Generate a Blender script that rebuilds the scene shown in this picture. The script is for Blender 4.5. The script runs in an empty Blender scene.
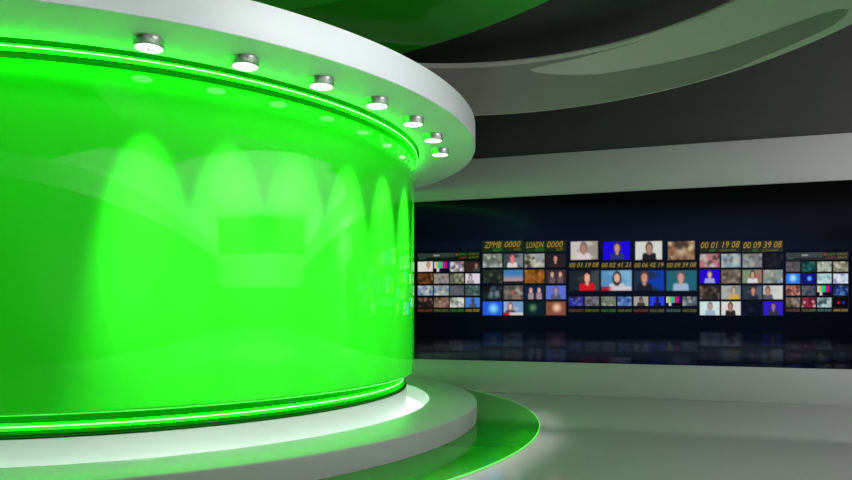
import bpy, bmesh, math, random
from mathutils import Vector
from math import sin, cos, pi, radians as R_

random.seed(7)
C = bpy.context.scene.collection
sc = bpy.context.scene

# ------------------------------------------------------------------ frame of reference
F, V0, HC = 676.45, 309.0, 1.30            # focal length in pixels, horizon row, eye height
NX, NY = 0.3077, 0.9515                    # direction towards the wall with the screens
EX, EY = 0.9515, -0.3077                   # direction along that wall, to the right
WALL_N = 10.393
AX, AY = -3.704, 8.263                     # axis of the round stage

def ne(n, e, z=0.0):
    return Vector((NX*n + EX*e, NY*n + EY*e, z))

def on_wall(u, v, n=WALL_N):               # photo pixel -> (along wall, height) on a plane parallel to the wall
    a = (u-426)/F
    y = n/(NX*a + NY)
    x = a*y
    return x*EX + y*EY, HC + (V0-v)/F*y

def lin(c):
    c = c/255.0
    return c/12.92 if c <= 0.04045 else ((c+0.055)/1.055)**2.4
def rgb(r, g, b):
    return (lin(r), lin(g), lin(b), 1.0)

# ------------------------------------------------------------------ materials
def mat(name, base, rough=0.4, metal=0.0, spec=0.5, coat=0.0, emit=None, es=0.0, noise=0.0, nscale=6.0, ior=1.5):
    m = bpy.data.materials.new(name); m.use_nodes = True
    nt = m.node_tree; b = nt.nodes['Principled BSDF']
    b.inputs['Base Color'].default_value = base if len(base) == 4 else (*base, 1)
    b.inputs['Roughness'].default_value = rough
    b.inputs['Metallic'].default_value = metal
    b.inputs['IOR'].default_value = ior
    b.inputs['Specular IOR Level'].default_value = spec
    b.inputs['Coat Weight'].default_value = coat
    b.inputs['Coat Roughness'].default_value = 0.02
    if emit:
        b.inputs['Emission Color'].default_value = emit
        b.inputs['Emission Strength'].default_value = es
    if noise:
        tc = nt.nodes.new('ShaderNodeTexCoord'); nz = nt.nodes.new('ShaderNodeTexNoise')
        nz.inputs['Scale'].default_value = nscale; nz.inputs['Detail'].default_value = 3
        mp = nt.nodes.new('ShaderNodeMapRange')
        mp.inputs['To Min'].default_value = max(0, rough-noise); mp.inputs['To Max'].default_value = rough+noise
        nt.links.new(tc.outputs['Object'], nz.inputs['Vector'])
        nt.links.new(nz.outputs['Fac'], mp.inputs['Value'])
        nt.links.new(mp.outputs['Result'], b.inputs['Roughness'])
    return m

def picture_mat(name, strength):
    m = bpy.data.materials.new(name); m.use_nodes = True
    nt = m.node_tree; b = nt.nodes['Principled BSDF']
    at = nt.nodes.new('ShaderNodeVertexColor'); at.layer_name = 'picture'
    b.inputs['Base Color'].default_value = (0.001, 0.001, 0.001, 1)
    b.inputs['Roughness'].default_value = 0.12
    b.inputs['Specular IOR Level'].default_value = 0.03
    nt.links.new(at.outputs['Color'], b.inputs['Emission Color'])
    b.inputs['Emission Strength'].default_value = strength
    return m

M = {}
M['green_panel'] = mat('glossy_chroma_green', (0.024, 0.82, 0.013), 0.03, ior=1.52, noise=0.005)
M['green_channel'] = mat('green_channel', (0.002, 0.030, 0.0015), 0.5, spec=0.15, ior=1.5)
M['neon'] = mat('neon_core', (0.8, 1, 0.8), 0.4, emit=(0.72, 1.0, 0.62, 1), es=1.0)
M['neon_glow'] = mat('neon_green_glow', (0.01, 0.3, 0.01), 0.4, emit=(0.0014, 1.0, 0.0010, 1), es=12.0)
M['white_gloss'] = mat('white_gloss', (0.78, 0.81, 0.85), 0.4, noise=0.02)
M['soffit'] = mat('white_soffit', (0.82, 0.84, 0.82), 0.5, noise=0.02)
M['plinth'] = mat('white_plinth', (0.74, 0.77, 0.75), 0.3)
M['trough'] = mat('light_trough', (0.9, 0.9, 0.9), 0.4, emit=(0.78, 1.0, 0.87, 1), es=1.5)
M['podium'] = mat('grey_podium', (0.47, 0.46, 0.47), 0.34, noise=0.03)
M['green_floor'] = mat('green_disc_gloss', (0.014, 0.29, 0.005), 0.10, ior=1.2, noise=0.01)
M['green_rim'] = mat('green_disc_rim', (0.10, 0.62, 0.07), 0.2, emit=(0.12, 0.55, 0.09, 1), es=0.7)  # lighter tone and emission put the edge glow into the rim
M['rim_led'] = mat('rim_led', (0.9, 0.9, 0.9), 0.4, emit=(1.0, 0.95, 0.98, 1), es=6.0)
M['green_ceiling'] = mat('green_ceiling_gloss', (0.015, 0.40, 0.004), 0.06, noise=0.01)
M['green_ceiling_inner'] = mat('green_ceiling_inner', (0.03, 0.6, 0.02), 0.06)
M['floor'] = mat('grey_floor', (0.38, 0.35, 0.37), 0.08, noise=0.02, nscale=2.0, ior=1.3)
M['dark_wall'] = mat('charcoal_wall', (0.035, 0.036, 0.034), 0.5)
M['dark_ceiling'] = mat('charcoal_ceiling', (0.055, 0.056, 0.052), 0.5)
M['light_ceiling'] = mat('pale_ceiling', (0.8, 0.8, 0.8), 0.6)
M['band'] = mat('grey_band', (0.43, 0.415, 0.43), 0.3, noise=0.02)
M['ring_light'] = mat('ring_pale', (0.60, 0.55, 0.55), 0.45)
M['ring_reflection'] = mat('ring_reflection_grey', (0.28, 0.255, 0.25), 0.5)  # dark tone of the reflection painted on the ring
M['black'] = mat('black_bezel', (0.006, 0.007, 0.010), 0.35)
M['steel'] = mat('brushed_steel', (0.62, 0.64, 0.62), 0.28, metal=1.0)
M['lamp'] = mat('lamp_lens', (0.9, 0.9, 0.9), 0.3, emit=(1, 1, 1, 1), es=2.5)
M['lamp_mark'] = mat('lamp_bar', (0.25, 0.3, 0.28), 0.4)
M['screen'] = picture_mat('screen_picture', 1.0)
M['digits_amber'] = mat('amber_digits', (0.1, 0.07, 0.01), 0.5, emit=rgb(168, 132, 44), es=0.9)
M['digits_green'] = mat('green_digits', (0.02, 0.1, 0.02), 0.5, emit=rgb(40, 130, 45), es=0.7)
M['digits_red'] = mat('red_digits', (0.1, 0.02, 0.02), 0.5, emit=rgb(135, 40, 45), es=0.7)
M['digits_teal'] = mat('teal_digits', (0.02, 0.1, 0.1), 0.5, emit=rgb(40, 125, 115), es=0.7)
M['digits_olive'] = mat('olive_digits', (0.1, 0.1, 0.02), 0.5, emit=rgb(110, 100, 40), es=0.7)
M['readout'] = mat('readout_panel', (0.008, 0.008, 0.008), 0.4, emit=rgb(26, 24, 16), es=0.6)
M['bar_grey'] = mat('status_bar_grey', (0.02, 0.02, 0.02), 0.4, emit=rgb(44, 48, 52), es=0.8)
M['bar_white'] = mat('status_bar_lit', (0.02, 0.02, 0.02), 0.4, emit=rgb(150, 150, 150), es=0.8)

# ------------------------------------------------------------------ helpers
def link(name, bm, m, parent=None, loc=None, smooth=True, ang=0.6):
    bmesh.ops.recalc_face_normals(bm, faces=bm.faces)
    me = bpy.data.meshes.new(name); bm.to_mesh(me); bm.free()
    if m: me.materials.append(m)
    if smooth:
        for p in me.polygons: p.use_smooth = True
        me.set_sharp_from_angle(angle=ang)
    o = bpy.data.objects.new(name, me); C.objects.link(o)
    if parent: o.parent = parent
    if loc is not None: o.location = loc
    return o

def tag(o, label, cat, group=None):
    o['label'] = label; o['category'] = cat
    if group: o['group'] = group
    return o

def thing(name, label, cat, loc=(0, 0, 0), rz=0.0, group=None):
    o = bpy.data.objects.new(name, None); C.objects.link(o)
    o.empty_display_size = 0.2
    o.location = loc; o.rotation_euler = (0, 0, rz)
    return tag(o, label, cat, group)

def struct(name, bm, m, smooth=False):
    o = link(name, bm, m, smooth=smooth); o['kind'] = 'structure'; return o

def lathe(bm, prof, seg=256, closed=True, cx=0.0, cy=0.0, bevel=None):
    """revolve an (r, z) profile about a vertical axis"""
    rings = []
    for i in range(seg):
        a = 2*pi*i/seg
        rings.append([bm.verts.new((cx + r*cos(a), cy + r*sin(a), z)) for r, z in prof])
    n = len(prof)
    for i in range(seg):
        A, B = rings[i], rings[(i+1) % seg]
        for k in range(n if closed else n-1):
            bm.faces.new((A[k], A[(k+1) % n], B[(k+1) % n], B[k]))
    return bm

def cut(bm, co, no):
    """trim away everything on the far side of a plane and cap the cut"""
    g = bm.verts[:] + bm.edges[:] + bm.faces[:]
    res = bmesh.ops.bisect_plane(bm, geom=g, plane_co=co, plane_no=no, clear_outer=True, dist=1e-5)
    ed = [e for e in res['geom_cut'] if isinstance(e, bmesh.types.BMEdge)]
    try: bmesh.ops.edgeloop_fill(bm, edges=[e for e in ed if e.is_boundary])
    except Exception: pass
    return bm

def cut_wall(bm, ox=AX, oy=AY, gap=0.006):
    n0 = WALL_N - gap - (NX*ox + NY*oy)
    return cut(bm, Vector((NX*n0, NY*n0, 0)), Vector((NX, NY, 0)))

def arc(c, r, a0, a1, n):
    return [(c[0] + r*cos(R_(a0 + (a1-a0)*i/n)), c[1] + r*sin(R_(a0 + (a1-a0)*i/n))) for i in range(n+1)]

def box_ne(bm, n0, n1, e0, e1, z0, z1):
    vs = [bm.verts.new(ne(n, e, z)) for z in (z0, z1) for n, e in ((n0, e0), (n1, e0), (n1, e1), (n0, e1))]
    for f in ((3, 2, 1, 0), (4, 5, 6, 7), (0, 1, 5, 4), (1, 2, 6, 5), (2, 3, 7, 6), (3, 0, 4, 7)):
        bm.faces.new([vs[i] for i in f])
    return bm

def bev(bm, w, seg=2, ang=0.7):
    bm.normal_update()
    ed = [e for e in bm.edges if len(e.link_faces) == 2 and e.calc_face_angle(0) > ang]
    bmesh.ops.bevel(bm, geom=ed, offset=w, segments=seg, affect='EDGES', profile=0.5)
    return bm

# ------------------------------------------------------------------ the room
E0, E1, NB, ZC = -12.0, 18.1, -2.55, 4.95
struct('floor', box_ne(bmesh.new(), NB-0.2, WALL_N+0.3, E0-0.2, E1+0.2, -0.1, 0.0), M['floor'])
struct('ceiling', box_ne(bmesh.new(), NB-0.2, WALL_N+0.3, E0-0.2, 7.0, ZC, ZC+0.1), M['dark_ceiling'])
b = bmesh.new()
box_ne(b, NB-0.2, WALL_N+0.3, 7.0, E1+0.2, ZC-0.05, ZC+0.1)
o = struct('trim_1', b, M['light_ceiling'])
struct('wall_back', box_ne(bmesh.new(), WALL_N+0.06, WALL_N+0.3, E0, E1, 0, ZC), M['dark_wall'])
struct('wall_front', box_ne(bmesh.new(), NB-0.2, NB, E0, E1, 0, ZC), M['dark_wall'])
struct('wall_right', box_ne(bmesh.new(), NB, WALL_N+0.06, E1, E1+0.2, 0, ZC), M['dark_wall'])
struct('wall_left', box_ne(bmesh.new(), NB, WALL_N+0.06, E0-0.2, E0, 0, ZC), M['dark_wall'])
ZB, ZT, ZL = 3.037, 3.668, 0.487          # upper band bottom / top, lower band top
b = box_ne(bmesh.new(), WALL_N, WALL_N+0.06, E0, E1-0.05, ZB, ZT); bev(b, 0.006)
struct('trim_2', b, M['band'], True)
b = box_ne(bmesh.new(), WALL_N, WALL_N+0.06, E0, E1-0.05, 0.0, ZL); bev(b, 0.006)
struct('baseboard_back', b, M['band'], True)
struct('trim_3', box_ne(bmesh.new(), NB, NB+0.05, E0, E1-0.05, 3.27, 3.67), M['band'])
struct('baseboard_front', box_ne(bmesh.new(), NB, NB+0.05, E0, E1-0.05, 0.0, 0.42), M['band'])
struct('trim_4', box_ne(bmesh.new(), NB+0.05, WALL_N, E1-0.05, E1, 2.17, 3.45), M['band'])
struct('baseboard_right', box_ne(bmesh.new(), NB+0.05, WALL_N, E1-0.05, E1, 0.0, 0.55), M['band'])

def reflection_panel(name, n0, n1, pts):  # unseen pale panels added and shaped for the reflection in the green wall
    b = bmesh.new()
    A = [b.verts.new(ne(n0, e, z)) for e, z in pts]; B = [b.verts.new(ne(n1, e, z)) for e, z in pts]
    b.faces.new(A); b.faces.new(B[::-1])
    for i in range(len(pts)): b.faces.new((A[i], A[i-1], B[i-1], B[i]))
    return struct(name, b, M['light_ceiling'])
ZV = ZC-0.06
reflection_panel('reflection_panel_front', NB, NB+0.03, [(-1.6, 3.68), (-0.9, 3.82), (1.2, 4.25), (3.7, 4.60), (6.6, 4.80), (8.0, ZV), (E1-0.06, ZV), (E1-0.06, 3.68)])
reflection_panel('reflection_panel_back', WALL_N+0.03, WALL_N+0.06, [(4.0, 3.68), (4.6, 4.07), (6.0, 4.5), (8.0, ZV), (E1-0.06, ZV), (E1-0.06, 3.68)])

# ------------------------------------------------------------------ round green wall
drum = thing('curved_green_wall', 'tall glossy green curved wall standing on the round podium under the white canopy', 'green screen wall', (AX, AY, 0.022))
Z0 = -0.022
def dz(p): return [(r, z+Z0) for r, z in p]
RD = 3.559
panel = [(RD-0.06, 3.070), (RD-0.006, 3.076), (RD, 3.068), (RD, 0.560)] + arc((RD-0.025, 0.560), 0.025, 0, -90, 5) + [(RD-0.06, 0.533)]
link('green_panel', lathe(bmesh.new(), dz(panel), 320), M['green_panel'], drum)
up = [(3.622, 3.199), (3.600, 3.1985), (3.578, 3.195), (3.558, 3.187), (3.545, 3.175), (3.538, 3.158), (3.537, 3.138), (3.540, 3.115), (3.546, 3.095), (3.553, 3.078), (3.50, 3.076), (3.48, 3.199)]
ch = link('light_channel', lathe(bmesh.new(), dz(up), 320), M['green_channel'], drum, ang=1.2)
ch['label'] = 'green cove under the white canopy holding a thin lit tube'
def tube(bm, r, z, tr, seg=320, k=10):
    return lathe(bm, [(r + tr*cos(2*pi*i/k), z + tr*sin(2*pi*i/k)) for i in range(k)], seg)
link('neon_tube', tube(bmesh.new(), 3.575, 3.148+Z0, 0.022), M['neon_glow'], ch)
link('neon_core', tube(bmesh.new(), 3.5925, 3.150+Z0, 0.006), M['neon'], ch)
low = [(3.50, 0.533), (3.455, 0.528), (3.415, 0.512), (3.385, 0.488), (3.370, 0.458), (3.369, 0.430), (3.380, 0.402), (3.400, 0.386), (3.425, 0.380), (3.432, 0.388), (3.440, 0.388), (3.446, 0.376), (3.4635, 0.372), (3.4645, 0.358), (3.30, 0.357), (3.30, 0.533)]
ch2 = link('light_channel', lathe(bmesh.new(), dz(low), 320), M['green_channel'], drum, ang=1.0)
ch2['label'] = 'green cove at the foot of the wall holding a thin lit tube'
link('neon_tube', tube(bmesh.new(), 3.400, 0.437+Z0, 0.024), M['neon_glow'], ch2)
link('neon_core', tube(bmesh.new(), 3.4195, 0.440+Z0, 0.006), M['neon'], ch2)
pl = [(3.464, 0.356), (3.464, 0.022), (3.25, 0.022), (3.25, 0.356)]
link('plinth', lathe(bmesh.new(), dz(pl), 320), M['plinth'], drum)['label'] = 'white glowing plinth ring under the green wall'

# ------------------------------------------------------------------ canopy
RC = 4.295
can = thing('round_canopy', 'white round canopy projecting over the curved green wall, seven downlights below it', 'canopy', (AX, AY, 3.2))
fas = [(RC-0.012, 0.0)] + arc((RC-0.006, 0.006), 0.006, -90, 0, 3) + arc((RC-0.008, 0.265), 0.008, 0, 90, 3) + [(RC-0.03, 0.273), (RC-0.03, 0.0)]
b = lathe(bmesh.new(), fas, 320); cut_wall(b)
link('fascia', b, M['white_gloss'], can)
b = lathe(bmesh.new(), [(3.622, 0.0), (RC-0.0302, 0.0), (RC-0.0302, 0.03), (3.622, 0.03)], 320); cut_wall(b)
link('soffit', b, M['soffit'], can)['label'] = 'pale underside of the canopy, tinted green by the wall'
b = bmesh.new(); bmesh.ops.create_circle(b, cap_ends=True, segments=256, radius=RC-0.0302)
r = bmesh.ops.extrude_face_region(b, geom=b.faces[:])
for v in [v for v in r['geom'] if isinstance(v, bmesh.types.BMVert)]: v.co.z += 0.02
for v in b.verts: v.co.z += 0.25
cut_wall(b)
link('top_panel', b, M['white_gloss'], can)

# ------------------------------------------------------------------ downlights under the canopy
def cyl(bm, r0, z0, z1, seg=40, r1=None, cx=0, cy=0):
    r1 = r0 if r1 is None else r1
    A = [bm.verts.new((cx+r0*cos(2*pi*i/seg), cy+r0*sin(2*pi*i/seg), z0)) for i in range(seg)]
    B = [bm.verts.new((cx+r1*cos(2*pi*i/seg), cy+r1*sin(2*pi*i/seg), z1)) for i in range(seg)]
    bm.faces.new(A[::-1]); bm.faces.new(B)
    for i in range(seg):
        j = (i+1) % seg; bm.faces.new((A[i], A[j], B[j], B[i]))
    return bm

BEAM, BEAM_SIZE, BEAM_BLEND, BEAM_TILT, BEAM_FALL = 255, 35, 1.0, 0.34, 'Constant'
where = ['leftmost and nearest, largest in view', 'second from the left', 'third from the left', 'fourth from the left, middle of the row',
         'fifth from the left', 'sixth from the left, second last', 'rightmost and lowest, last of the row']
proto = None
for i in range(7):
    a = R_(-63.4 + 10.07*i); rr = 3.912 - 0.006*i
    loc = (AX + rr*cos(a), AY + rr*sin(a), 3.2)
    lab = 'round chrome downlight under the white canopy, ' + where[i]
    if proto is None:
        proto = thing('downlight', lab, 'light', loc, a, 'downlights under the canopy')
        h = lathe(bmesh.new(), [(0.0945, -0.004), (0.1005, 0.0), (0.106, -0.001), (0.106, -0.008), (0.1035, -0.012), (0.1035, -0.0605), (0.100, -0.065), (0.094, -0.065), (0.094, -0.057)], 48, closed=False)
        link('housing', h, M['steel'], proto)
        ln = link('lens', cyl(bmesh.new(), 0.0935, -0.0625, -0.040), M['lamp'], proto)
        bb = bmesh.new()
        bmesh.ops.create_cube(bb, size=1)
        for v in bb.verts: v.co = Vector((v.co.x*0.11, v.co.y*0.008, v.co.z*0.003 - 0.0640))
        link('lens_bar', bb, M['lamp_mark'], ln, smooth=False)
        kids = [h_ for h_ in proto.children]
    else:
        t = proto.copy(); C.objects.link(t); t.location = loc; t.rotation_euler = (0, 0, a); t['label'] = lab
        for ch_ in kids:
            c = ch_.copy(); C.objects.link(c); c.parent = t
            for g in ch_.children:
                d = g.copy(); C.objects.link(d); d.parent = c
    L = bpy.data.lights.new('downlight_beam', 'SPOT')
    L.energy = BEAM; L.spot_size = R_(BEAM_SIZE); L.spot_blend = BEAM_BLEND; L.shadow_soft_size = 0.04
    L.use_nodes = True
    lt = L.node_tree; em = lt.nodes['Emission']
    fo = lt.nodes.new('ShaderNodeLightFalloff'); fo.inputs['Strength'].default_value = 1.0
    lt.links.new(fo.outputs[BEAM_FALL], em.inputs['Strength'])
    lo = bpy.data.objects.new('downlight_beam', L); C.objects.link(lo)
    lo.location = (loc[0], loc[1], 3.2-0.08)
    lo.rotation_euler = Vector((-cos(a)*BEAM_TILT, -sin(a)*BEAM_TILT, -1.0)).to_track_quat('-Z', 'Y').to_euler()

# ------------------------------------------------------------------ podium and floor disc
RP, RH = 4.312, 3.738
pod = thing('round_podium', 'low grey ring shaped podium step around the foot of the green wall', 'podium', (AX, AY, 0.022))
ps = [(RH, 0.19)] + arc((RH+0.004, 0.191), 0.004, 180, 90, 2) + arc((RP-0.014, 0.181), 0.014, 90, 0, 5) + [(RP, 0.0), (RH, 0.0)]
b = lathe(bmesh.new(), ps, 320); cut_wall(b)
link('step_ring', b, M['podium'], pod)
b = lathe(bmesh.new(), [(3.466, 0.0), (3.736, 0.0), (3.736, 0.012), (3.466, 0.012)], 320)
cut_wall(b)
link('light_trough', b, M['trough'], pod)['label'] = 'bright white light trough between podium and plinth'

RG = 5.027
gd = thing('green_floor_disc', 'thin dark green glossy disc lying on the grey floor beneath the podium', 'floor disc', (AX, AY, 0.0))
b = bmesh.new(); bmesh.ops.create_circle(b, cap_ends=True, segments=360, radius=RG-0.012)
r = bmesh.ops.extrude_face_region(b, geom=b.faces[:])
for v in [v for v in r['geom'] if isinstance(v, bmesh.types.BMVert)]: v.co.z += 0.0111
for v in b.verts: v.co.z += 0.0099
cut_wall(b)
link('disc_panel', b, M['green_floor'], gd)
b = lathe(bmesh.new(), [(RG-0.0118, 0.0105)] + [(RG-0.002, 0.010), (RG, 0.012), (RG-0.001, 0.019), (RG-0.005, 0.022), (RG-0.0118, 0.022)], 360); cut_wall(b)
link('rim', b, M['green_rim'], gd)['label'] = 'rim of the disc, light green with painted glow'
b = lathe(bmesh.new(), [(RG-0.050, 0.0098), (RG-0.050, 0.001), (RG-0.07, 0.001), (RG-0.07, 0.0098)], 360); cut_wall(b)
link('rim_light', b, M['rim_led'], gd)

# ------------------------------------------------------------------ green ceiling disc
k = 3.35/2.4
gcx, gcy, gcr = -2.976*k, 2.175*k, 5.0*k
def disc_mesh(cx, cy, r, z0, z1):
    b = bmesh.new(); cyl(b, r, z0, z1, 320, cx=cx, cy=cy); return b
gc = thing('green_ceiling_disc', 'large dark green disc hanging under the charcoal ceiling above the canopy', 'ceiling disc', (gcx, gcy, HC+3.35))
def cut_front(b, ox, oy):
    n0 = NB + 0.06 - (NX*ox + NY*oy)
    cut(b, Vector((NX*n0, NY*n0, 0)), Vector((-NX, -NY, 0)))
b = disc_mesh(0, 0, gcr, 0.0, 0.25); cut_front(b, gcx, gcy); 
link('disc_panel', b, M['green_ceiling'], gc)
k2 = 3.34/2.7
b = disc_mesh(-2.063*k2-gcx, 3.099*k2-gcy, 3.114*k2, -0.012, -0.001)
cut_front(b, gcx, gcy)
link('lighter_circle', b, M['green_ceiling_inner'], gc)  # lighter green circle just under the disc

# ------------------------------------------------------------------ pale ceiling ring
QX, QY, QO, QI, QZ0, QZ1 = 0.235, 5.585, 3.885, 3.340, HC+2.70, HC+3.20
ring = thing('ceiling_ring', 'pale grey sloping ring hanging in front of the charcoal ceiling at upper right', 'ceiling ring', (QX, QY, QZ0))
H = QZ1-QZ0
link('ring_body', lathe(bmesh.new(), [(QO, 0.0), (QI, H), (QI, H+0.03), (QO-0.03, H+0.03), (QO+0.0, 0.03)], 320), M['ring_light'], ring)
link('rim', lathe(bmesh.new(), [(QI-0.002, H-0.012), (QI-0.03, H+0.005), (QI-0.03, H+0.03), (QI-0.002, H+0.03)], 320), M['ring_light'], ring)
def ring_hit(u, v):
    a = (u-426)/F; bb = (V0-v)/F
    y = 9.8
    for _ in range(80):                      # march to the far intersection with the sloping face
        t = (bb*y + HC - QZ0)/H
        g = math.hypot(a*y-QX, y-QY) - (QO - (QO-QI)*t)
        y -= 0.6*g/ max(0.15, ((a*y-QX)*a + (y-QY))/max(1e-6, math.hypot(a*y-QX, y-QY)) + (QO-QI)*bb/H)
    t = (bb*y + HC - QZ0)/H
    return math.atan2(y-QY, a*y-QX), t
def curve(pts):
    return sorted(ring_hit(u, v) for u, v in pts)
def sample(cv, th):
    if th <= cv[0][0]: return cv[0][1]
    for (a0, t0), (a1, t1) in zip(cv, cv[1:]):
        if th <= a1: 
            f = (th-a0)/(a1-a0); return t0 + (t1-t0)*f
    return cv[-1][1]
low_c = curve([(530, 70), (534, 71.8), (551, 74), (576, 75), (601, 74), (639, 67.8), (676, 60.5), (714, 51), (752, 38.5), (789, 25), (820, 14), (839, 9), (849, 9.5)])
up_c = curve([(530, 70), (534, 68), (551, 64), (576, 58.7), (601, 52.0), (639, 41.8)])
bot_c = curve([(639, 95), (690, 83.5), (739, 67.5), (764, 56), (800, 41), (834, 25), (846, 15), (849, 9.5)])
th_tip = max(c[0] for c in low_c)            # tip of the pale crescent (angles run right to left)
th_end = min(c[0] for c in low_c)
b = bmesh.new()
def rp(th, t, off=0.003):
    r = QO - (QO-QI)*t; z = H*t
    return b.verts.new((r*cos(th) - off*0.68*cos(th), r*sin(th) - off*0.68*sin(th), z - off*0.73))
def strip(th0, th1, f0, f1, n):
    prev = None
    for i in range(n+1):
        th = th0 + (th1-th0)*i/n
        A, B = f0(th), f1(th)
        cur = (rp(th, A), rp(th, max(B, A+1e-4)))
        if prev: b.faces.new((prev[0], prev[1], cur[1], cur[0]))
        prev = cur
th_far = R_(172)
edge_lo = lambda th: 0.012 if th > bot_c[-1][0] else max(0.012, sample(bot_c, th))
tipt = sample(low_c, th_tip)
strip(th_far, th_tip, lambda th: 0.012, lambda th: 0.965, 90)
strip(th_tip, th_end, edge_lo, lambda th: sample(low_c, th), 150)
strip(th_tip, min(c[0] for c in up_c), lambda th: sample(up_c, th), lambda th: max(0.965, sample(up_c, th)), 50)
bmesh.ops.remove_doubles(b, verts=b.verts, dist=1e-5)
o = link('painted_reflection', b, M['ring_reflection'], ring, smooth=False)  # dark part of a glossy reflection, laid on the ring as colour
o['label'] = 'darker grey painted reflection sweeping along the ring'
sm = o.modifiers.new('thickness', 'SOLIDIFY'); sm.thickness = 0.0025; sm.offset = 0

# ------------------------------------------------------------------ video wall
NV = WALL_N + 0.035                          # face of the video wall, set back behind the bands
NM = WALL_N + 0.012                          # faces of the monitors
def pic_mesh(name, cols, w, h, m, parent, y=0.0):
    """a flat display of w x h metres; cols = rows (top first) of sRGB triples"""
    ny, nx = len(cols), len(cols[0])
    verts = [(w*(i/(nx-1)-0.5), y, h*(0.5-j/(ny-1))) for j in range(ny) for i in range(nx)]
    faces = [(j*nx+i, (j+1)*nx+i, (j+1)*nx+i+1, j*nx+i+1) for j in range(ny-1) for i in range(nx-1)]
    me = bpy.data.meshes.new(name); me.from_pydata(verts, [], faces)
    at = me.color_attributes.new('picture', 'FLOAT_COLOR', 'POINT')
    for k_, c in enumerate(c for row in cols for c in row):
        at.data[k_].color = (lin(max(0, min(255, c[0]))), lin(max(0, min(255, c[1]))), lin(max(0, min(255, c[2]))), 1)
    me.materials.append(m)
    o = bpy.data.objects.new(name, me); C.objects.link(o); o.parent = parent
    return o

RZ = math.atan2(EY, EX)                      # local x runs along the wall, local -y faces the room
def mixc(a, b_, f): return tuple(a[i]+(b_[i]-a[i])*f for i in range(3))
def sstep(x, a, b_):
    t = max(0, min(1, (x-a)/(b_-a))); return t*t*(3-2*t)

def paint(spec, nx=25, ny=17, asp=1.45):
    kind = spec[0]; rnd = random.Random(str(spec))
    out = []
    blobs = [(rnd.random(), rnd.random(), 0.05+0.13*rnd.random(), rnd.randrange(1, 4)) for _ in range(20)]
    for j in range(ny):
        row = []
        for i in range(nx):
            x, y = i/(nx-1), j/(ny-1)
            if kind == 'p':                  # presenter: bg, skin, hair, clothes, x offset, optional second bg
                bg, skin, hair, cl, cx = spec[1:6]
                c = bg
                if len(spec) > 6: c = mixc(bg, spec[6], sstep(x + 0.25*sin(9*y+cx*7), 0.35, 0.75))
                X = (x-cx)*asp
                body = sstep(0.36 + 0.16*(y-0.6) - abs(X) - 0.5*max(0, 0.68-y), 0, 0.07)*sstep(y, 0.58, 0.68)
                c = mixc(c, cl, body)
                hr = math.hypot(X/0.20, (y-0.34)/0.30)
                c = mixc(c, hair, 1-sstep(hr, 0.8, 1.15))
                hd = math.hypot(X/0.155, (y-0.38)/0.235)
                c = mixc(c, skin, 1-sstep(hd, 0.75, 1.1))
                neck = (1-sstep(abs(X), 0.05, 0.11))*sstep(y, 0.5, 0.58)*(1-sstep(y, 0.68, 0.78))
                c = mixc(c, skin, neck)
            elif kind == 'news':             # presenter with a caption strip
                c = paint_px(('p',)+spec[1:6]+((spec[6],) if len(spec) > 6 else ()), x, y, asp)
                if y > 0.80: c = mixc((170, 30, 45), (205, 195, 200), sstep(x, 0.2, 0.4))
            elif kind == 'bars':
                bars = [(190, 190, 190), (190, 190, 40), (40, 190, 170), (40, 190, 60), (170, 30, 150), (190, 20, 60), (45, 20, 150)]
                q = min(6, int(x*7))
                c = bars[q] if y < 0.66 else ((200, 200, 200) if 0.18 < x < 0.36 else ((50, 10, 90) if 0.36 <= x < 0.5 else (12, 10, 22)))
            elif kind == 'glow':
                c = mixc(spec[2], spec[1], sstep(math.hypot((x-spec[3])*asp, y-spec[4]), 0.05, spec[5]))
            elif kind == 'grad':
                c = mixc(spec[1], spec[2], sstep(y, 0.25, 0.8))
                if y > 0.85: c = spec[3]
            elif kind == 'two':
                c = spec[1]
                for px in (0.32, 0.72):
                    X = (x-px)*asp
                    c = mixc(c, spec[3], sstep(0.24-abs(X), 0, 0.08)*sstep(y, 0.45, 0.6))
                    c = mixc(c, spec[2], 1-sstep(math.hypot(X/0.14, (y-0.36)/0.22), 0.7, 1.1))
            else:                            # 'mix': blurred footage out of four tones
                c = spec[1]
                for bx, by, br, q in blobs:
                    c = mixc(c, spec[1+q], 0.85*(1-sstep(math.hypot((x-bx)*asp, y-by), br*0.2, br*2.0)))
            if i in (0, nx-1) or j in (0, ny-1): c = tuple(v*0.55 for v in c)
            row.append(c)
        out.append(row)
    return out
def paint_px(spec, x, y, asp):
    bg, skin, hair, cl, cx = spec[1:6]
    c = bg if len(spec) < 7 else mixc(bg, spec[6], sstep(x + 0.25*sin(9*y), 0.35, 0.75))
    X = (x-cx)*asp
    c = mixc(c, cl, sstep(0.36 + 0.16*(y-0.6) - abs(X) - 0.5*max(0, 0.68-y), 0, 0.07)*sstep(y, 0.58, 0.68))
    c = mixc(c, hair, 1-sstep(math.hypot(X/0.21, (y-0.40)/0.36), 0.8, 1.15))
    return mixc(c, skin, 1-sstep(math.hypot(X/0.15, (y-0.38)/0.23), 0.75, 1.1))

SK, SK2 = (196, 140, 118), (150, 100, 82)
W_ = (205, 205, 205); DK = (28, 26, 30); NAVY = (22, 26, 44)
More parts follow.
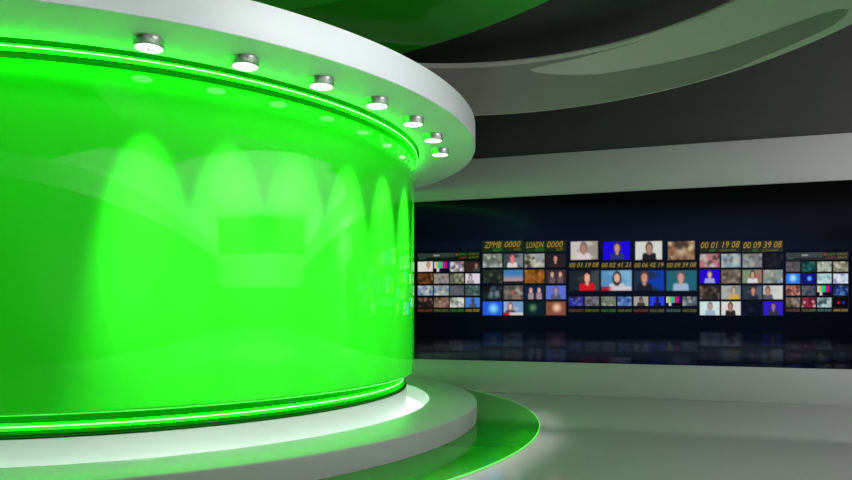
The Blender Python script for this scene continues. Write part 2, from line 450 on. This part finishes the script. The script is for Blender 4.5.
# banks: name, columns, rows (pixel edges) and the pictures row by row with what they show
colsL = [(417.6, 433), (433.8, 449), (449.7, 464.2), (465.2, 480)]
colsM = [(482.5, 502.5), (503.4, 523.3), (524.5, 544.7), (545.8, 566)]
colsC = [(570.4, 598.2), (602.8, 630.4), (635, 662.4), (667.7, 695)]
colsD = [(568.8, 599.5), (600.8, 632), (633.7, 664.5), (666, 697)]
colsE = [(568.6, 583.4), (584.6, 599.2), (601, 616), (617.4, 632), (633.6, 648.5), (649.6, 664.4), (666, 680.9), (682.4, 697)]
colsN = [(699.6, 719.8), (721, 740.9), (742.2, 762.2), (763, 783)]
colsR = [(785.8, 800.3), (801.7, 815.8), (817, 831.7), (833, 848.3)]
rowsS = [(261.4, 271.8), (273.4, 283.7), (285.4, 295.6), (297.4, 307.5)]
rowsB = [(253.5, 267.6), (269.6, 283.3), (285.4, 299.5), (301.3, 315.5)]
P = lambda *a: ('p',)+a
banks = [
 ('leftmost bank', colsL, rowsS, [
  [('pale face in white beside window', P((215, 212, 200), SK, (150, 120, 90), (220, 200, 215), .7)), ('colour test bars', ('bars',)), ('black and white crowd', ('mix', (150, 148, 150), (225, 222, 225), (60, 60, 62), (110, 105, 108))), ('dim brown figure', P((52, 34, 34), (150, 110, 95), (40, 26, 26), (60, 60, 70), .75))],
  [('amber brown street', ('mix', (105, 60, 26), (60, 30, 16), (185, 120, 50), (40, 22, 12))), ('pale rosy grey cloud', ('mix', (150, 138, 136), (172, 160, 158), (120, 125, 115), (90, 92, 88))), ('green grey park', ('mix', (96, 104, 84), (150, 150, 140), (50, 62, 44), (160, 150, 70))), ('bright white figure', P((215, 208, 216), (190, 170, 170), (80, 60, 64), (150, 140, 148), .35))],
  [('blue and cream coast', ('mix', (110, 135, 165), (205, 200, 175), (60, 85, 120), (170, 180, 180))), ('sea with pinkish tower', ('mix', (150, 160, 155), (90, 120, 165), (160, 120, 105), (190, 195, 185))), ('flat grey haze', ('mix', (84, 84, 92), (100, 88, 94), (72, 76, 86), (92, 94, 98))), ('grey green hillside', ('mix', (84, 104, 104), (46, 76, 62), (120, 138, 138), (36, 58, 46)))],
  [('hand against dark brown', ('mix', (36, 26, 26), (150, 110, 95), (60, 36, 32), (20, 22, 20))), ('tan rocky ground', ('mix', (120, 92, 80), (185, 165, 150), (70, 44, 38), (140, 105, 90))), ('white cliffs scene', ('mix', (170, 175, 168), (220, 220, 215), (70, 80, 74), (130, 138, 130))), ('bright blue with slim tower', P((64, 122, 205), (60, 70, 95), (58, 80, 120), (70, 82, 105), .52))]]),
 ('second bank', colsM, rowsB, [
  [('grey green street', ('mix', (96, 102, 90), (140, 142, 132), (40, 44, 42), (170, 176, 180))), ('pink faced man in white shirt', P((60, 66, 76), (222, 120, 125), (160, 90, 90), (215, 205, 205), .45, (120, 125, 130))), ('pale crowd in hall', ('mix', (165, 165, 150), (205, 200, 185), (56, 50, 44), (130, 150, 160))), ('dark haired woman on black', P((36, 32, 38), (190, 135, 112), (22, 16, 20), (46, 34, 36), .48))],
  [('dark green woods', ('mix', (34, 42, 38), (60, 66, 54), (22, 28, 28), (80, 82, 70))), ('blue dusk sky', ('grad', (62, 120, 175), (170, 142, 150), (40, 30, 40))), ('golden brown face close up', ('mix', (150, 94, 36), (205, 140, 66), (84, 46, 14), (120, 70, 24))), ('two people in shade', ('two', (62, 44, 50), (200, 160, 140), (100, 80, 92)))],
  [('black room with lit table', ('mix', (26, 36, 44), (110, 126, 140), (12, 14, 18), (60, 80, 96))), ('grey street with people', ('mix', (120, 112, 104), (165, 155, 146), (70, 60, 58), (150, 90, 84))), ('raised hands on navy', ('two', (22, 32, 66), (205, 160, 150), (160, 130, 140))), ('man in grey suit on lilac', P((92, 108, 205), (150, 130, 140), (90, 84, 110), (78, 86, 110), .5))],
  [('glowing blue graphic', ('glow', (38, 88, 215), (120, 210, 255), .55, .5, .55)), ('man over red caption', ('news', (150, 170, 200), (215, 180, 170), (120, 80, 70), (60, 50, 70), .35, (110, 150, 190))), ('green globe on black', ('glow', (10, 34, 38), (84, 128, 92), .42, .45, .42)), ('orange sunburst', ('glow', (130, 76, 58), (240, 190, 165), .55, .45, .5))]]),
 ('centre bank upper row', colsC, [(241, 260)], [
  [('woman in pale pink in bright office', P((196, 190, 184), (170, 125, 108), (96, 84, 82), (214, 196, 200), .48, (150, 140, 132))), ('man in suit on vivid blue', P((28, 8, 212), (190, 140, 120), (70, 46, 66), (44, 50, 120), .52)), ('seated man in black suit on white', P((206, 208, 202), (170, 130, 112), (60, 50, 46), (30, 30, 34), .52)), ('group around wooden table', ('mix', (150, 120, 90), (200, 180, 150), (60, 46, 40), (110, 74, 50)))]]),
 ('centre bank large row', colsD, [(270, 291)], [
  [('presenter in red jacket', P((30, 38, 46), (225, 165, 145), (24, 14, 16), (205, 24, 34), .60, (60, 66, 70))), ('newsreader above red caption', ('news', (84, 140, 185), (215, 170, 150), (50, 36, 34), (190, 195, 200), .52, (120, 170, 205))), ('man before blue screens', P((30, 46, 74), (200, 140, 118), (90, 60, 50), (26, 30, 46), .35, (16, 60, 165))), ('woman in pale blue shirt on teal', P((34, 96, 112), (196, 150, 138), (110, 84, 78), (150, 176, 205), .48))]]),
 ('centre bank small row', colsE, [(296.4, 306)], [
  [('purple blue stage', ('mix', (46, 50, 150), (30, 30, 90), (100, 100, 170), (40, 34, 50))), ('grey crowd', ('mix', (100, 98, 104), (140, 138, 142), (66, 64, 70), (86, 84, 90))), ('pale olive landscape', ('mix', (120, 128, 112), (170, 175, 165), (80, 88, 72), (100, 106, 92))), ('blue and white abstract', ('mix', (66, 96, 160), (130, 160, 205), (40, 60, 120), (90, 120, 180))), ('dark jacketed man on grey', P((160, 156, 150), (120, 96, 90), (50, 46, 46), (50, 48, 52), .5)), ('dark figure on royal blue', P((40, 62, 225), (30, 30, 80), (26, 26, 70), (24, 26, 66), .52)), ('colour test bars', ('bars',)), ('grey blue meeting', ('mix', (90, 98, 112), (160, 166, 175), (50, 54, 66), (110, 100, 96)))]]),
 ('fourth bank', colsN, rowsB, [
  [('people in pink and white', ('mix', (150, 120, 115), (205, 100, 125), (60, 40, 44), (200, 190, 185))), ('beach under pale sky', ('mix', (130, 150, 165), (180, 190, 185), (80, 96, 110), (190, 180, 160))), ('grey rubble', ('mix', (120, 122, 124), (160, 162, 162), (84, 86, 90), (136, 134, 120))), ('nearly black scene', ('mix', (22, 24, 34), (36, 38, 50), (14, 15, 22), (28, 30, 40)))],
  [('man on vivid blue', P((38, 4, 215), (205, 165, 150), (90, 66, 80), (150, 160, 220), .5)), ('brown and grey columns', ('mix', (110, 96, 84), (150, 138, 124), (66, 54, 46), (92, 84, 78))), ('man in white outdoors', P((120, 140, 110), (190, 150, 130), (60, 50, 44), (210, 210, 210), .52, (150, 110, 95))), ('blue car under trees', ('mix', (140, 146, 130), (90, 120, 170), (180, 180, 170), (100, 108, 92)))],
  [('brown dark interior', ('mix', (56, 48, 42), (130, 118, 104), (30, 26, 24), (90, 78, 66))), ('person in yellow coat', P((165, 165, 160), (190, 160, 140), (120, 110, 90), (205, 165, 60), .65, (130, 136, 140))), ('red faced man at dusk', P((46, 52, 66), (196, 130, 110), (60, 44, 42), (40, 44, 60), .55, (80, 90, 110))), ('man at left of pale sky', P((190, 192, 188), (176, 130, 108), (90, 66, 54), (80, 80, 86), .24, (205, 206, 200)))],
  [('white pale aqua scene with figure', P((200, 222, 222), (176, 150, 140), (110, 110, 120), (150, 175, 195), .52)), ('dark suited man on white', P((212, 210, 206), (170, 120, 104), (70, 52, 50), (44, 36, 38), .48)), ('very dark navy', ('mix', (12, 16, 34), (20, 28, 56), (8, 10, 22), (14, 20, 44))), ('dark figure on violet blue', P((50, 28, 190), (150, 110, 120), (50, 36, 70), (44, 48, 66), .52))]]),
 ('rightmost bank', colsR, rowsS, [
  [('flat grey plain', ('mix', (84, 80, 86), (100, 96, 100), (66, 64, 70), (90, 88, 92))), ('dark teal x-ray', ('mix', (20, 64, 66), (46, 110, 104), (10, 36, 40), (30, 84, 80))), ('pale window and leaves', ('mix', (170, 176, 168), (215, 216, 208), (96, 110, 92), (130, 140, 122))), ('olive and cream shore', ('mix', (150, 148, 124), (205, 200, 180), (70, 76, 58), (110, 112, 86)))],
  [('bright sky blue glow', ('glow', (44, 116, 220), (170, 220, 255), .5, .45, .6)), ('blue light on navy', ('glow', (20, 16, 130), (90, 190, 255), .55, .5, .38)), ('pale mint laboratory', ('mix', (170, 205, 205), (210, 225, 225), (120, 170, 170), (190, 210, 205))), ('white and lilac scene', ('mix', (190, 205, 222), (225, 225, 235), (150, 130, 190), (170, 195, 225)))],
  [('pink hands close up', ('mix', (130, 80, 70), (205, 150, 132), (60, 34, 34), (170, 110, 98))), ('slate blue street', ('mix', (44, 62, 84), (86, 104, 124), (26, 36, 54), (120, 96, 96))), ('colour test bars', ('bars',)), ('dark blue earth view', ('mix', (24, 46, 100), (90, 130, 190), (12, 22, 56), (60, 90, 160)))],
  [('figure on brown stone', ('mix', (96, 84, 74), (150, 126, 108), (50, 46, 44), (130, 150, 156))), ('red and white crowd', ('mix', (120, 40, 56), (215, 190, 195), (60, 18, 30), (180, 30, 60))), ('pale aqua machinery', ('mix', (150, 180, 180), (215, 225, 222), (70, 110, 112), (40, 66, 70))), ('red and blue lamps on black', ('mix', (10, 6, 10), (10, 6, 10), (12, 8, 14), (10, 6, 10)))]]),
]
lamps_pic = paint(('mix', (10, 6, 10), (10, 6, 10), (12, 8, 14), (10, 6, 10)))
for j in range(17):
    for i in range(25):
        x, y = i/24, j/16
        lamps_pic[j][i] = mixc(mixc(lamps_pic[j][i], (215, 20, 30), 1-sstep(math.hypot((x-.36)*1.45, y-.52), .06, .2)), (40, 40, 225), 1-sstep(math.hypot((x-.68)*1.45, y-.52), .06, .2))

ordn = ['first', 'second', 'third', 'fourth', 'fifth', 'sixth', 'seventh', 'eighth']
rown = ['top', 'second', 'third', 'bottom']
images = []                                   # (pixel box, painted picture) kept for the mirror image in the display below
def rect_thing(name, label, cat, u0, u1, v0, v1, group, n=NM):
    e0, za = on_wall(u0, (v0+v1)/2, n); e1, _ = on_wall(u1, (v0+v1)/2, n)
    um = (u0+u1)/2
    zt, zb = on_wall(um, v0, n)[1], on_wall(um, v1, n)[1]
    t = thing(name, label, cat, ne(n, (e0+e1)/2, (zt+zb)/2), RZ, group)
    return t, e1-e0, zt-zb
def box(bm, x0, x1, y0, y1, z0, z1):
    vs = [bm.verts.new(p) for p in ((x0, y0, z0), (x1, y0, z0), (x1, y1, z0), (x0, y1, z0), (x0, y0, z1), (x1, y0, z1), (x1, y1, z1), (x0, y1, z1))]
    for f in ((3, 2, 1, 0), (4, 5, 6, 7), (0, 1, 5, 4), (1, 2, 6, 5), (2, 3, 7, 6), (3, 0, 4, 7)):
        bm.faces.new([vs[i] for i in f])
    return bm
D_ = NV - NM                                  # from monitor face back to the video wall
def frame_mesh(w, h, bz=0.004):
    b = bmesh.new()
    box(b, -w/2, w/2, 0.003, D_-0.001, -h/2, h/2)
    for x0, x1, z0, z1 in ((-w/2-bz, -w/2, -h/2-bz, h/2+bz), (w/2, w/2+bz, -h/2-bz, h/2+bz), (-w/2, w/2, h/2, h/2+bz), (-w/2, w/2, -h/2-bz, -h/2)):
        box(b, x0, x1, -0.002, D_-0.001, z0, z1)
    return b
for bname, cols, rows, pics in banks:
    for r_, prow in enumerate(pics):
        for c_, (desc, spec) in enumerate(prow):
            u0, u1 = cols[c_]; v0, v1 = rows[r_]
            rowtxt = (rown[r_] + ' row of the ' + bname) if len(rows) > 1 else bname
            lab = 'monitor showing %s, %s in %s' % (desc, ordn[c_], rowtxt)
            t, w, h = rect_thing('monitor', lab, 'monitor', u0, u1, v0, v1, 'monitors on the video wall')
            link('frame', frame_mesh(w, h), M['black'], t, smooth=False)
            pc = lamps_pic if desc.startswith('red and blue lamps') else paint(spec)
            pic_mesh('screen', pc, w, h, M['screen'], t)
            images.append((u0, u1, v0, v1, pc))

# readouts with writing
def text_mesh(name, txt, h, w, m, parent, x=0.0, z=0.0, y=-0.004, shear=0.25):
    cu = bpy.data.curves.new('lettering', 'FONT'); cu.body = txt; cu.size = 1.0; cu.shear = shear
    cu.align_x = 'LEFT'; cu.resolution_u = 2
    tmp = bpy.data.objects.new('lettering', cu); C.objects.link(tmp)
    dg = bpy.context.evaluated_depsgraph_get()
    me = bpy.data.meshes.new_from_object(tmp.evaluated_get(dg))
    bpy.data.objects.remove(tmp); bpy.data.curves.remove(cu)
    xs = [v.co.x for v in me.vertices]; ys = [v.co.y for v in me.vertices]
    x0, x1, y0, y1 = min(xs), max(xs), min(ys), max(ys)
    for v in me.vertices:
        v.co = Vector((x + ((v.co.x-x0)/(x1-x0)-0.5)*w, y, z + ((v.co.y-y0)/(y1-y0)-0.5)*h))
    me.materials.clear(); me.materials.append(m); me.name = name
    o = bpy.data.objects.new(name, me); C.objects.link(o); o.parent = parent
    return o
def readout(name, label, cat, u0, u1, v0, v1, group, parts, pm='readout'):
    """parts: (text, material, centre u fraction, width fraction, centre v fraction, height fraction)"""
    t, w, h = rect_thing(name, label, cat, u0, u1, v0, v1, group)
    b = box(bmesh.new(), -w/2, w/2, 0.0, D_-0.001, -h/2, h/2)
    link('panel', b, M[pm], t, smooth=False)
    for txt, m, fu, fw, fv, fh in parts:
        text_mesh('digits', txt, h*fh, w*fw, M[m], t, (fu-0.5)*w, (0.5-fv)*h)
    return t
G1 = 'clock readouts on the video wall'
for (u0, u1), a_, b_, lab in (((482.5, 523.3), 'ZPMB', '0000', 'left half of second bank'), ((524.5, 566), 'LONDN', '0000', 'right half of second bank')):
    readout('clock_display', 'amber lettered clock display with small green text, above %s' % lab, 'clock display', u0, u1, 240.6, 251.6, G1,
            [(a_, 'digits_amber', .26, .42, .36, .56), (b_, 'digits_amber', .74, .38, .36, .56), ('000', 'digits_green', .38, .22, .82, .26), ('000', 'digits_olive', .85, .16, .82, .26)])
for (u0, u1), a_, lab in (((699.6, 740.9), '00 01 19 08', 'left half of fourth bank'), ((742.2, 783), '00 09 39 08', 'right half of fourth bank')):
    readout('clock_display', 'amber digit clock display with small green text, above %s' % lab, 'clock display', u0, u1, 240.8, 252, G1,
            [(a_, 'digits_amber', .5, .94, .36, .58), ('000', 'digits_green', .32, .14, .84, .24), ('000000', 'digits_olive', .68, .4, .86, .18)])
for c_, ((u0, u1), txt) in enumerate(zip(colsD, ('00 01 19 08', '00 02 41 21', '00 06 42 19', '00 09 39 08'))):
    readout('clock_display', 'narrow amber digit clock under the %s upper monitor of the centre bank' % ordn[c_], 'clock display', u0, u1, 261.9, 268, G1,
            [(txt, 'digits_amber', .5, .94, .5, .74)])
G2 = 'ticker strips under the monitors'
for bname, cols, v0, v1, ms in (('leftmost bank', colsL, 308.6, 312.3, ['red', 'olive', 'green', 'amber']), ('centre bank', colsE, 308.8, 312.4, ['red', 'olive', 'green', 'olive', 'red', 'olive', 'teal', 'olive']), ('rightmost bank', colsR, 308.6, 311.9, ['red', 'olive', 'teal', 'amber'])):
    for c_, ((u0, u1), m) in enumerate(zip(cols, ms)):
        readout('ticker_display', 'tiny %s digit strip, %s below the %s' % (m, ordn[c_], bname), 'ticker', u0, u1, v0, v1, G2,
                [('000 000', 'digits_'+m, .5, .92, .5, .72)])
for bname, cols in (('leftmost bank', colsL), ('rightmost bank', colsR)):
    t = readout('status_display', 'dark grey status strip with coloured digits above the %s' % bname, 'status display', cols[0][0], cols[3][1], 252.6, 260, 'status strips on the video wall',
            [('000', 'digits_green', .73, .12, .28, .3), ('000', 'digits_red', .73, .12, .72, .3), ('00', 'digits_olive', .90, .15, .28, .3), ('00', 'digits_olive', .90, .15, .72, .3), ('00', 'digits_teal', .08, .1, .74, .2)], 'black')
    u0, u1 = cols[0][0], cols[3][1]
    e0 = on_wall(u0, 256, NM)[0]; e1 = on_wall(u1, 256, NM)[0]; w = e1-e0
    link('grey_bar', box(bmesh.new(), -w*0.5, w*0.10, -0.003, 0.0, -0.015, 0.055), M['bar_grey'], t, smooth=False)
    link('lit_mark', box(bmesh.new(), -w*0.24, -w*0.14, -0.005, -0.003, 0.005, 0.03), M['bar_white'], t, smooth=False)
    link('red_light', box(bmesh.new(), w*0.115, w*0.155, -0.004, 0.0, 0.005, 0.045), M['digits_red'], t, smooth=False)

# the big display surface behind the monitors, showing a dim blue room and mirrored pictures
vw = thing('video_wall', 'long dark blue display wall carrying the banks of monitors between two grey bands', 'video wall', ne(NV, 0, 0), RZ)
UL, UR = 330.0, 1010.0
eL = on_wall(UL, 309, NV)[0]; eR = on_wall(UR, 309, NV)[0]
nx, ny = 260, 96
zt_, zb_ = ZB+0.03, ZL-0.03
def px_of(e, z):
    p = ne(NV, e, z); return 426 + F*p.x/p.y, V0 - F*(z-HC)/p.y
cols = []
for j in range(ny):
    z = zt_ + (zb_-zt_)*j/(ny-1); row = []
    for i in range(nx):
        e = eL + (eR-eL)*i/(nx-1)
        u, v = px_of(e, z)
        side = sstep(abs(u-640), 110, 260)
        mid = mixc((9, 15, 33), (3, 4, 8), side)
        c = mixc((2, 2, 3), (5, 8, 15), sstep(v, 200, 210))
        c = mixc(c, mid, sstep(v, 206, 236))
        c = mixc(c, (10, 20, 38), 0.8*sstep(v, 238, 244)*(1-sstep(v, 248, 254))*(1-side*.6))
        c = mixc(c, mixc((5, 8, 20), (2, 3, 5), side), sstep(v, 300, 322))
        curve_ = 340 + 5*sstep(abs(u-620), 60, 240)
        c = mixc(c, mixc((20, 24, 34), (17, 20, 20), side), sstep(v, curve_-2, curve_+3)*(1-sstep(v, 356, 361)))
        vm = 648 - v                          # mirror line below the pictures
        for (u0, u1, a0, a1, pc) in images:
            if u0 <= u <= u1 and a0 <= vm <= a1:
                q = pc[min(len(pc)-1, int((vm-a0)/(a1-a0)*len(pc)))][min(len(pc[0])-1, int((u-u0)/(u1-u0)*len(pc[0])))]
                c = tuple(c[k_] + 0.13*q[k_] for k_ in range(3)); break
        row.append(c)
    cols.append(row)
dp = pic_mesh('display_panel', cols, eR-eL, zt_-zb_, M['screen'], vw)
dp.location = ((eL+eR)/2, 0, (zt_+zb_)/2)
b = box(bmesh.new(), eL, E1-0.06, 0.003, 0.024, zb_, zt_)
link('backing', b, M['black'], vw, smooth=False)

# ------------------------------------------------------------------ light
def fill_area(loc, sx, sy, e, up=False, spread=150, aim=None):  # added area lamps without fixtures, brightening the set from out of view
    L = bpy.data.lights.new('fill_area', 'AREA'); L.shape = 'RECTANGLE'; L.size = sx; L.size_y = sy
    L.energy = e; L.spread = R_(spread)
    o = bpy.data.objects.new('fill_area', L); C.objects.link(o); o.location = loc
    o.rotation_euler = (pi if up else 0, 0, RZ)
    if aim: o.rotation_euler = Vector(aim).to_track_quat('-Z', 'Y').to_euler()
    return o
fill_area(ne(3.8, 12.6, 0.4), 9, 10, 1500, up=True, spread=170)
fill_area(ne(3.8, 12.0, 4.7), 8, 8, 500, spread=100)
fill_area(ne(-0.3, 2.5, 1.6), 8.0, 0.6, 260, spread=140, aim=(-NX, -NY, 0.6))
fill_area(ne(8.4, 10.0, 1.6), 8.0, 0.6, 25, spread=120, aim=(NX, NY, 0.6))
fill_area((3.4, 3.6, ZC-0.05), 3.0, 3.0, 150, spread=130)
fill_area(ne(7.0, 9.0, 3.2), 1.2, 0.8, 52, spread=76, aim=(-EX*0.75+NX*0.65, -EY*0.75+NY*0.65, 0.0))
fill_area(ne(7.0, 9.0, 0.9), 1.2, 0.8, 12, spread=76, aim=(-EX*0.75+NX*0.65, -EY*0.75+NY*0.65, 0.04))
fill_area((-0.9, 1.7, ZC-0.05), 2.0, 1.6, 125, spread=115)
for ph, e in ((-44, 46), (-64, 54), (-86, 34)):
    c_, s_ = cos(R_(ph)), sin(R_(ph))
    fill_area((AX + 7.0*c_, AY + 7.0*s_, 4.78), 1.6, 1.0, e, spread=78, aim=(-c_*0.9, -s_*0.9, -0.5))
for q in range(28):  # added unseen spots lay the glow around the floor disc
    a = R_(-78 + 3*q)
    L = bpy.data.lights.new('floor_glow_spot', 'SPOT'); L.color = (1.0, 0.94, 0.97); L.energy = 150 if q < 22 else 90; L.spot_size = R_(11); L.spot_blend = 1.0; L.shadow_soft_size = 0.05
    o = bpy.data.objects.new('floor_glow_spot', L); C.objects.link(o)
    o.location = (AX + 5.06*cos(a), AY + 5.06*sin(a), 4.58 if q < 22 else ZC-0.06)
    L2 = L.copy(); L2.spot_size = R_(7.5); L2.energy = 240 if q < 22 else 170
    o2 = bpy.data.objects.new('floor_glow_spot', L2); C.objects.link(o2); o2.location = (AX + 5.02*cos(a), AY + 5.02*sin(a), o.location.z)
for q in range(26):                          # added strips stand in for the tube's green wash on the wall top
    a = R_(-100 + 4.2*q); c_, s_ = cos(a), sin(a)
    L = bpy.data.lights.new('tube_wash_fill', 'AREA'); L.shape = 'RECTANGLE'; L.size = 0.285; L.size_y = 0.015
    L.energy = 0.75; L.color = (0.02, 1.0, 0.015)
    o = bpy.data.objects.new('tube_wash_fill', L); C.objects.link(o)
    o.location = (AX + 3.645*c_, AY + 3.645*s_, 3.168)
    o.rotation_euler = Vector((-c_*0.8, -s_*0.8, -0.7)).to_track_quat('-Z', 'Z').to_euler()
w = bpy.data.worlds.new('world'); sc.world = w; w.use_nodes = True
w.node_tree.nodes['Background'].inputs['Color'].default_value = (0.02, 0.02, 0.02, 1)

# ------------------------------------------------------------------ camera
cd = bpy.data.cameras.new('camera'); cam = bpy.data.objects.new('camera', cd); C.objects.link(cam)
cd.sensor_width = 36.0; cd.lens = F/852*36.0
cd.shift_y = (V0-240)/852
cam.location = (0, 0, HC); cam.rotation_euler = (pi/2, 0, 0)
cd.clip_start = 0.05; cd.clip_end = 100
sc.camera = cam
vs = sc.view_settings
vs.view_transform = 'Standard'; vs.look = 'None'; vs.exposure = 0.0; vs.gamma = 1.0; vs.use_curve_mapping = False
